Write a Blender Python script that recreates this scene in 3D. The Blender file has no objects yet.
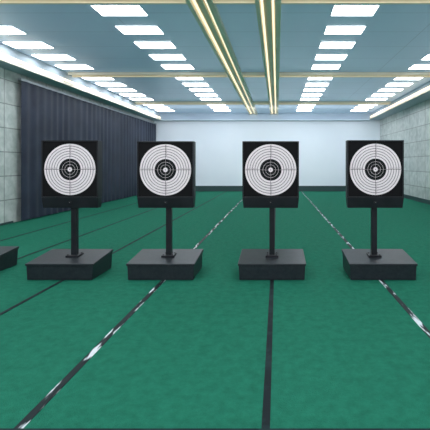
import bpy, bmesh, math
from mathutils import Vector, Matrix
S=bpy.context.scene
S.view_settings.view_transform='Standard'
COL=S.collection

# ---------------- materials ----------------
def mat(name,col,rough=0.6,metal=0.0,emit=None,es=0,noise=None,bump=None,spec=0.5,stretch=None,detail=6):
    m=bpy.data.materials.new(name); m.use_nodes=True
    nt=m.node_tree; b=nt.nodes['Principled BSDF']
    b.inputs['Base Color'].default_value=(*col,1); b.inputs['Roughness'].default_value=rough
    b.inputs['Metallic'].default_value=metal
    b.inputs['Specular IOR Level'].default_value=spec
    if emit:
        b.inputs['Emission Color'].default_value=(*emit,1); b.inputs['Emission Strength'].default_value=es
    tc=nt.nodes.new('ShaderNodeTexCoord')
    if noise:
        sc,c2,lo,hi=noise
        n=nt.nodes.new('ShaderNodeTexNoise'); n.inputs['Scale'].default_value=sc; n.inputs['Detail'].default_value=detail
        if detail>6: n.inputs['Roughness'].default_value=.8
        if stretch:
            mp=nt.nodes.new('ShaderNodeMapping'); mp.inputs['Scale'].default_value=stretch
            nt.links.new(tc.outputs['Object'],mp.inputs[0]); nt.links.new(mp.outputs[0],n.inputs['Vector'])
        else: nt.links.new(tc.outputs['Object'],n.inputs['Vector'])
        r=nt.nodes.new('ShaderNodeMapRange'); r.inputs[1].default_value=lo; r.inputs[2].default_value=hi
        nt.links.new(n.outputs['Fac'],r.inputs[0])
        mx=nt.nodes.new('ShaderNodeMix'); mx.data_type='RGBA'
        mx.inputs[6].default_value=(*col,1); mx.inputs[7].default_value=(*c2,1)
        nt.links.new(r.outputs[0],mx.inputs[0]); nt.links.new(mx.outputs[2],b.inputs['Base Color'])
    if bump:
        sc,st,di=bump
        n=nt.nodes.new('ShaderNodeTexNoise'); n.inputs['Scale'].default_value=sc; n.inputs['Detail'].default_value=3
        nt.links.new(tc.outputs['Object'],n.inputs['Vector'])
        bp=nt.nodes.new('ShaderNodeBump'); bp.inputs['Strength'].default_value=st; bp.inputs['Distance'].default_value=di
        nt.links.new(n.outputs['Fac'],bp.inputs['Height']); nt.links.new(bp.outputs[0],b.inputs['Normal'])
    return m

def tiled(name,c1,c2,mortar,w,h,axes,rough=0.4,nscale=2.0,msize=0.012,offset=0.0,emit=None,es=0,alt=.88):
    m=bpy.data.materials.new(name); m.use_nodes=True; nt=m.node_tree; b=nt.nodes['Principled BSDF']
    b.inputs['Roughness'].default_value=rough
    if emit:
        b.inputs['Emission Color'].default_value=(*emit,1); b.inputs['Emission Strength'].default_value=es
    tc=nt.nodes.new('ShaderNodeTexCoord'); sp=nt.nodes.new('ShaderNodeSeparateXYZ'); cb=nt.nodes.new('ShaderNodeCombineXYZ')
    nt.links.new(tc.outputs['Object'],sp.inputs[0])
    nt.links.new(sp.outputs[axes[0]],cb.inputs[0]); nt.links.new(sp.outputs[axes[1]],cb.inputs[1])
    br=nt.nodes.new('ShaderNodeTexBrick'); br.offset=offset; br.inputs['Scale'].default_value=1
    br.inputs['Brick Width'].default_value=w; br.inputs['Row Height'].default_value=h
    br.inputs['Mortar Size'].default_value=msize; br.inputs['Mortar Smooth'].default_value=0.1
    br.inputs['Color1'].default_value=(1,1,1,1); br.inputs['Color2'].default_value=(alt,alt,alt,1)
    br.inputs['Mortar'].default_value=(*mortar,1)
    nt.links.new(cb.outputs[0],br.inputs['Vector'])
    n=nt.nodes.new('ShaderNodeTexNoise'); n.inputs['Scale'].default_value=nscale; n.inputs['Detail'].default_value=8
    n.inputs['Distortion'].default_value=.4
    nt.links.new(tc.outputs['Object'],n.inputs['Vector'])
    r=nt.nodes.new('ShaderNodeMapRange'); r.inputs[1].default_value=.35; r.inputs[2].default_value=.65
    nt.links.new(n.outputs['Fac'],r.inputs[0])
    mx=nt.nodes.new('ShaderNodeMix'); mx.data_type='RGBA'
    mx.inputs[6].default_value=(*c1,1); mx.inputs[7].default_value=(*c2,1); nt.links.new(r.outputs[0],mx.inputs[0])
    mu=nt.nodes.new('ShaderNodeMix'); mu.data_type='RGBA'; mu.blend_type='MULTIPLY'; mu.inputs[0].default_value=1
    nt.links.new(mx.outputs[2],mu.inputs[6]); nt.links.new(br.outputs['Color'],mu.inputs[7])
    nt.links.new(mu.outputs[2],b.inputs['Base Color'])
    return m

M_carpet=mat('green_carpet',(.009,.110,.068),.9,noise=(11,(.020,.195,.122),.3,.7),bump=(120,.9,.014),spec=.1,detail=12)
M_ceil=tiled('blue_grey_ceiling',(.54,.64,.77),(.50,.60,.73),(.7,.7,.7),3.0,1.04,(0,1),rough=.3,nscale=.5,msize=.01,emit=(.36,.55,.80),es=.17,alt=.96)  # faint blue emission added to lift the ceiling tone; the ceiling is no lamp
M_marble=tiled('marble_tile',(.64,.67,.65),(.45,.50,.48),(.45,.45,.45),.9,.6,(1,2),rough=.35,nscale=5,msize=.014,alt=.86)
M_back=mat('white_projection_wall',(.80,.85,.92),.7,noise=(.4,(.74,.80,.88),.3,.7))
M_bulk=mat('bulkhead_paint',(.42,.52,.64),.6)
M_skirt=mat('dark_skirting',(.02,.055,.055),.5)
M_soffit=mat('soffit_paint',(.44,.51,.58),.6)
M_cream=mat('cream_moulding',(.92,.84,.70),.5)
M_tan=mat('tan_recess',(.80,.70,.57),.5)
M_warm=mat('warm_led',(1,.85,.6),.5,emit=(1,.84,.60),es=1.3)
M_panel=mat('led_panel',(1,1,1),.5,emit=(.91,.95,1),es=9.2)
M_frame=mat('panel_frame',(.6,.68,.75),.4)
M_black=mat('black_powder_coat',(.006,.007,.010),.45,noise=(6,(.010,.011,.015),.4,.6),spec=.3)
M_base=mat('base_dark_sheet',(.008,.012,.017),.4,noise=(14,(.020,.025,.030),.4,.65),spec=.35,detail=9)
M_board=mat('target_board_black',(.005,.005,.006),.8,spec=.15)
M_paper=mat('target_paper_white',(.80,.72,.75),.8,noise=(40,(.76,.68,.71),.4,.6))
M_ink=mat('target_ink_black',(.008,.008,.010),.8,spec=.15)
M_curtain=mat('navy_curtain',(.013,.018,.038),.6,noise=(1.5,(.020,.027,.052),.4,.6),spec=.4)
M_track=mat('curtain_track_metal',(.35,.38,.4),.4,.6)
M_line=mat('black_tape',(.004,.009,.012),.7,noise=(7,(.008,.022,.024),.5,.6),spec=.2)
M_linew=mat('worn_tape_painted_sheen',(.004,.010,.013),.6,noise=(5,(.62,.68,.72),.53,.59),spec=.25,stretch=(4,.6,1))  # white streaks: wear plus light panel reflections painted into the tape colour
M_screw=mat('screw_steel',(.3,.3,.3),.4,.9)

# ---------------- mesh helpers ----------------
class MB:
    def __init__(s): s.bm=bmesh.new(); s.mats=[]
    def mi(s,m):
        if m not in s.mats: s.mats.append(m)
        return s.mats.index(m)
    def box(s,x0,x1,y0,y1,z0,z1,m):
        v=[s.bm.verts.new(p) for p in [(x0,y0,z0),(x1,y0,z0),(x1,y1,z0),(x0,y1,z0),(x0,y0,z1),(x1,y0,z1),(x1,y1,z1),(x0,y1,z1)]]
        return s.hexa(v,m)
    def hexa(s,v,m):
        i=s.mi(m); fs=[]
        for q in [(3,2,1,0),(4,5,6,7),(0,1,5,4),(1,2,6,5),(2,3,7,6),(3,0,4,7)]:
            f=s.bm.faces.new([v[k] for k in q]); f.material_index=i; fs.append(f)
        return fs
    def hexp(s,pts,m): return s.hexa([s.bm.verts.new(p) for p in pts],m)
    def ring(s,cx,y,cz,r0,r1,m,n=72):
        i=s.mi(m); a=[];b=[]
        for k in range(n):
            t=2*math.pi*k/n; c,d=math.cos(t),math.sin(t)
            b.append(s.bm.verts.new((cx+r1*c,y,cz+r1*d)))
            if r0>0: a.append(s.bm.verts.new((cx+r0*c,y,cz+r0*d)))
        if r0<=0:
            f=s.bm.faces.new(b); f.material_index=i
        else:
            for k in range(n):
                j=(k+1)%n
                f=s.bm.faces.new([a[k],b[k],b[j],a[j]]); f.material_index=i
    def obj(s,name,parent=None,bevel=0,loc=None):
        me=bpy.data.meshes.new(name); s.bm.normal_update(); s.bm.to_mesh(me); s.bm.free()
        for m in s.mats: me.materials.append(m)
        o=bpy.data.objects.new(name,me); COL.objects.link(o)
        if bevel:
            md=o.modifiers.new('bevel','BEVEL'); md.width=bevel; md.segments=2; md.limit_method='ANGLE'
        if parent: o.parent=parent
        if loc: o.location=loc
        return o

# ---------------- camera ----------------
H=1.5; F=400.0
cam=bpy.data.cameras.new('camera'); co=bpy.data.objects.new('camera',cam); COL.objects.link(co)
co.location=(0,0,H); co.rotation_euler=(math.pi/2,0,0)
cam.sensor_width=36; cam.lens=F/430*36
cam.shift_x=-(277-215)/430; cam.shift_y=-(215-164)/430
cam.clip_start=.05; S.camera=co

# ---------------- room ----------------
XL,XR=-6.75,5.67; Y0,YB=-3.0,22.0; ZC=H+2.75
def slab(name,a,m,bevel=0):
    b=MB(); b.box(*a,m); return b.obj(name,bevel=bevel)
slab('floor',(XL-.2,XR+.2,Y0,YB+.2,-.1,0),M_carpet)
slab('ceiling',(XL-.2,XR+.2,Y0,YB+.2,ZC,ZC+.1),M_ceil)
slab('wall_left',(XL-.2,XL,Y0,YB,0,ZC),M_marble)
slab('wall_right',(XR,XR+.2,Y0,YB,0,ZC),M_marble)
slab('wall_back',(XL-.2,XR+.2,YB,YB+.2,0,ZC),M_back)
slab('baseboard_back',(XL,XR,YB-.05,YB,0,.30),M_skirt)
slab('baseboard_right',(XR-.04,XR,Y0,YB-.05,0,.16),M_skirt)
slab('baseboard_left',(XL,XL+.03,Y0,10.2,0,.05),M_skirt)
b=MB(); b.box(XL+.45,XR-.62,YB-.4,YB,H+2.36,ZC,M_bulk); b.box(XL+.45,XR-.62,YB-.42,YB-.4,H+2.36,H+2.40,M_frame); b.obj('trim_bulkhead')
b=MB(); b.box(XL,XL+.45,Y0,YB,H+2.36,ZC,M_soffit)
b.box(XL+.45,XL+.49,Y0,YB,H+2.36,H+2.44,M_cream); b.box(XL+.45,XL+.47,Y0,YB,H+2.47,H+2.53,M_warm); b.obj('trim_left')
b=MB(); b.box(XR-.62,XR,Y0,YB,H+2.42,ZC,M_soffit)
b.box(XR-.66,XR-.62,Y0,YB,H+2.42,H+2.48,M_cream); b.box(XR-.64,XR-.62,Y0,YB,H+2.50,H+2.58,M_warm); b.obj('trim_right')
def beam(x0,x1,name):
    b=MB(); z=ZC; y1=YB-.42; w=x1-x0
    b.box(x0,x1,Y0,y1,z-.02,z,M_tan)
    b.box(x0,x0+.07,Y0,y1,z-.10,z-.02,M_cream)
    b.box(x1-.10,x1,Y0,y1,z-.10,z-.02,M_cream)
    b.box(x0+.18,x0+.26,Y0,y1,z-.05,z-.02,M_cream)
    b.box(x0+.085,x0+.125,Y0,y1,z-.035,z-.02,M_warm)
    b.box(x1-.155,x1-.12,Y0,y1,z-.035,z-.02,M_warm)
    b.obj(name)
beam(-1.49,-1.05,'trim_ceiling_moulding'); beam(-.36,.07,'trim_ceiling_moulding')
for k,y in enumerate((.9,6.5,12.1,17.7)):
    b=MB()
    for (xa,xb) in ((XL+.5,-1.49),(-1.05,-.36),(.07,XR-.67)):
        b.box(xa,xb,y-.14,y+.14,ZC-.03,ZC,M_tan)
        b.box(xa,xb,y-.14,y-.09,ZC-.08,ZC-.03,M_cream); b.box(xa,xb,y+.09,y+.14,ZC-.10,ZC-.03,M_cream)
        b.box(xa,xb,y-.05,y+.02,ZC-.045,ZC-.03,M_warm)
    b.obj('trim_cross_moulding')
b=MB()
ys=[]
for st in (-4.7,.9,6.5,12.1,17.7):
    for k in range(5):
        y=st+.64+1.04*k
        if y>-2.6 and y<21.3: ys.append(y)
for (xc,hw) in ((-5.72,.44),(-2.8,.41),(1.38,.38),(4.2,.41)):
    for y in ys:
        b.box(xc-hw-.02,xc+hw+.02,y-.25,y+.25,ZC-.012,ZC,M_frame)
        b.box(xc-hw,xc+hw,y-.23,y+.23,ZC-.02,ZC-.012,M_panel)
b.obj('ceiling_light_panels')

def area(name,loc,target,sx,sy,power,col):
    l=bpy.data.lights.new(name,'AREA'); l.shape='RECTANGLE'; l.size=sx; l.size_y=sy; l.energy=power; l.color=col
    o=bpy.data.objects.new(name,l); COL.objects.link(o); o.location=loc
    o.rotation_euler=(Vector(target)-Vector(loc)).to_track_quat('-Z','Z').to_euler(); return o
area('added_target_fill',(-.7,.2,3.95),(-.7,5.3,1.4),7,.4,165,(1,.95,.97))  # fill light added out of view to brighten the target faces
area('added_back_wall_fill',(-.5,18.6,3.95),(-.5,22,1.9),10,.25,110,(.93,.96,1))  # added area light, unseen, turned to the back wall to whiten it
b=MB(); b.box(-4.25,2.85,.0,.1,3.75,4.17,M_frame)
for x in (-4,-.7,2.6): b.box(x-.03,x+.03,.03,.09,4.17,ZC,M_frame)
b.obj('added_fill_housing')  # invented body for the added target fill, out of frame

# ---------------- curtain ----------------
b=MB(); i=b.mi(M_curtain)
ya,yb=10.35,YB-.12; n=900; nz=6; grid=[]
for k in range(n+1):
    y=ya+(yb-ya)*k/n
    ph=y*2*math.pi/.36+1.3*math.sin(y*2.1)
    row=[]
    for j in range(nz+1):
        t=j/nz; z=.03+(H+2.16-.03)*t
        amp=.014*(1-.35*t)*(1+.3*math.sin(y*3.7))
        row.append(b.bm.verts.new((XL+.14+amp*math.sin(ph+.2*math.sin(z*1.3)),y,z)))
    grid.append(row)
for k in range(n):
    for j in range(nz):
        f=b.bm.faces.new([grid[k][j],grid[k+1][j],grid[k+1][j+1],grid[k][j+1]]); f.material_index=i; f.smooth=True
b.box(XL+.08,XL+.16,ya-.05,yb,H+2.16,H+2.22,M_track)
for k in range(12):
    y=ya+.1+k*(yb-ya-.2)/11
    b.box(XL,XL+.10,y-.02,y+.02,H+2.18,H+2.21,M_track)
b.obj('curtain')

# ---------------- floor tape ----------------
def tape(x,y0,y1,m,w=.05):
    b=MB(); b.box(x-w/2,x+w/2,y0,y1,0,.004,m); b.obj('lane_tape')
tape(-.064,Y0,YB-.06,M_line,.048)
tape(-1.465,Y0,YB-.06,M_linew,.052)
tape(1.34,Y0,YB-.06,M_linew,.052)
tape(-2.76,Y0,YB-.06,M_line,.042)
tape(-4.1,Y0,YB-.06,M_line,.042)
tape(-5.4,Y0,YB-.06,M_line,.042)
b=MB(); b.box(XL,XR,2.20,2.26,0,.006,M_line); b.obj('floor_seam_strip')

# ---------------- target stands ----------------
def base_mesh(cx,name,parent,yf=5.15):
    b=MB(); w=.44; d=.62
    b.hexp([(cx-w+.02,yf,.006),(cx+w-.02,yf,.006),(cx+w-.02,yf+d-.02,.006),(cx-w+.02,yf+d-.02,.006),
            (cx-w+.01,yf-.0,.190),(cx+w-.01,yf-.0,.190),(cx+w-.01,yf+d-.01,.240),(cx-w+.01,yf+d-.01,.240)],M_base)
    b.hexp([(cx-w,yf-.012,.190),(cx+w,yf-.012,.190),(cx+w,yf+d,.242),(cx-w,yf+d,.242),
            (cx-w,yf-.012,.216),(cx+w,yf-.012,.216),(cx+w,yf+d,.276),(cx-w,yf+d,.276)],M_base)
    for sx in (-1,1):
        for yy in (yf+.06,yf+d-.08):
            b.box(cx+sx*(w-.09)-.04,cx+sx*(w-.09)+.04,yy-.03,yy+.03,0,.012,M_black)
    return b.obj(name,parent,bevel=.006)

def stand(cx,bx,zt,px):
    e=bpy.data.objects.new('target_stand',None); COL.objects.link(e)
    base_mesh(bx,'base',e)
    b=MB(); yp=5.47; zb=.240
    b.box(px-.036,px+.036,yp-.036,yp+.036,zb,1.0,M_black)
    b.box(px-.085,px+.085,yp-.085,yp+.085,zb-.005,zb+.026,M_black)
    for sx in (-1,1):
        for sy in (-1,1):
            b.box(px+sx*.062-.01,px+sx*.062+.01,yp+sy*.062-.01,yp+sy*.062+.01,zb+.026,zb+.038,M_black)
    b.box(px-.12,px+.12,yp-.06,yp+.05,.915,.933,M_black)
    b.obj('post',e,bevel=.004)
    w=.380; yf=5.37; yb=5.51; zl=1.050; z0=.908; t=.016
    b=MB()
    b.box(cx-w,cx-w+t,yf,yb,zl,zt,M_black); b.box(cx+w-t,cx+w,yf,yb,zl,zt,M_black)
    b.box(cx-w+t,cx+w-t,yf,yb,zt-t,zt,M_black)
    b.box(cx-w+t,cx+w-t,yb-t,yb,zl,zt-t,M_black)
    b.box(cx-w+t,cx+w-t,yf,yf+.02,zl-.005,zl+.012,M_black)
    b.hexp([(cx-w+.012,yf+.02,z0),(cx+w-.012,yf+.02,z0),(cx+w-.012,yb-.01,z0),(cx-w+.012,yb-.01,z0),
            (cx-w,yf,zl),(cx+w,yf,zl),(cx+w,yb,zl),(cx-w,yb,zl)],M_black)
    b.obj('trap_box',e,bevel=.004)
    b=MB(); b.ring(cx,yf-.002,.985,0,.005,M_screw,12); b.box(cx-.02,cx+.02,yf-.001,yf+.02,.970,1.0,M_black); b.obj('latch',e)
    b=MB(); yq=yf+.010; cz=(zl+.012+zt-t)/2-.005
    b.box(cx-w+t,cx+w-t,yq,yq+.02,zl+.012,zt-t,M_board)
    b.ring(cx,yq-.001,cz,0,.345,M_paper,96)
    k=.345/27
    for r in (13.8,16.5,19.2,21.9,24.6):
        b.ring(cx,yq-.002,cz,r*k-.0030,r*k+.0030,M_ink)
    b.ring(cx,yq-.002,cz,0,11.4*k,M_ink)
    b.ring(cx,yq-.003,cz,8.2*k-.0014,8.2*k+.0014,M_paper); b.ring(cx,yq-.003,cz,5.3*k-.0014,5.3*k+.0014,M_paper); b.ring(cx,yq-.003,cz,0,2.4*k,M_paper)
    b.ring(cx,yq-.004,cz,0,.006,M_ink,24)
    for (u0,u1) in ((11.4*k,.340),(-.340,-11.4*k)):
        b.box(cx+min(u0,u1),cx+max(u0,u1),yq-.0025,yq-.0015,cz-.0026,cz+.0026,M_ink)
        b.box(cx-.0026,cx+.0026,yq-.0025,yq-.0015,cz+min(u0,u1),cz+max(u0,u1),M_ink)
    for (u0,u1) in ((2.4*k,11.4*k),(-11.4*k,-2.4*k)):
        b.box(cx+u0,cx+u1,yq-.0035,yq-.0025,cz-.0008,cz+.0008,M_paper)
        b.box(cx-.0008,cx+.0008,yq-.0035,yq-.0025,cz+u0,cz+u1,M_paper)
    b.obj('target_face',e)
    b=MB(); i=b.mi(M_ink)
    for n,r in enumerate((25.8,23.25,20.55,17.85,15.15),1):
        for (dx,dz) in ((1,0),(-1,0),(0,1),(0,-1)):
            fc=bpy.data.curves.new('num','FONT'); fc.body=str(n); fc.size=.026; fc.align_x='CENTER'; fc.align_y='CENTER'
            o=bpy.data.objects.new('num',fc); COL.objects.link(o)
            bpy.context.view_layer.update()
            me=bpy.data.meshes.new_from_object(o)
            me.transform(Matrix.Translation((cx+dx*r*k+(.013 if dx==0 else 0),yq-.0035,cz+dz*r*k+(.014 if dz==0 else 0)))@Matrix.Rotation(math.pi/2,4,'X'))
            b.bm.from_mesh(me)
            bpy.data.objects.remove(o); bpy.data.curves.remove(fc); bpy.data.meshes.remove(me)
    b.obj('score_numerals',e)
stand(-2.785,-2.80,1.818,-2.765)
stand(-1.50,-1.50,1.806,-1.475)
stand(-.085,-.065,1.806,-.068)
stand(1.325,1.37,1.82,1.325)
base_mesh(-4.28,'target_stand_base',None,5.34)

# ---------------- world ----------------
w=bpy.data.worlds.new('world'); S.world=w; w.use_nodes=True
bg=w.node_tree.nodes['Background']; bg.inputs[0].default_value=(.84,.90,1,1); bg.inputs[1].default_value=.9
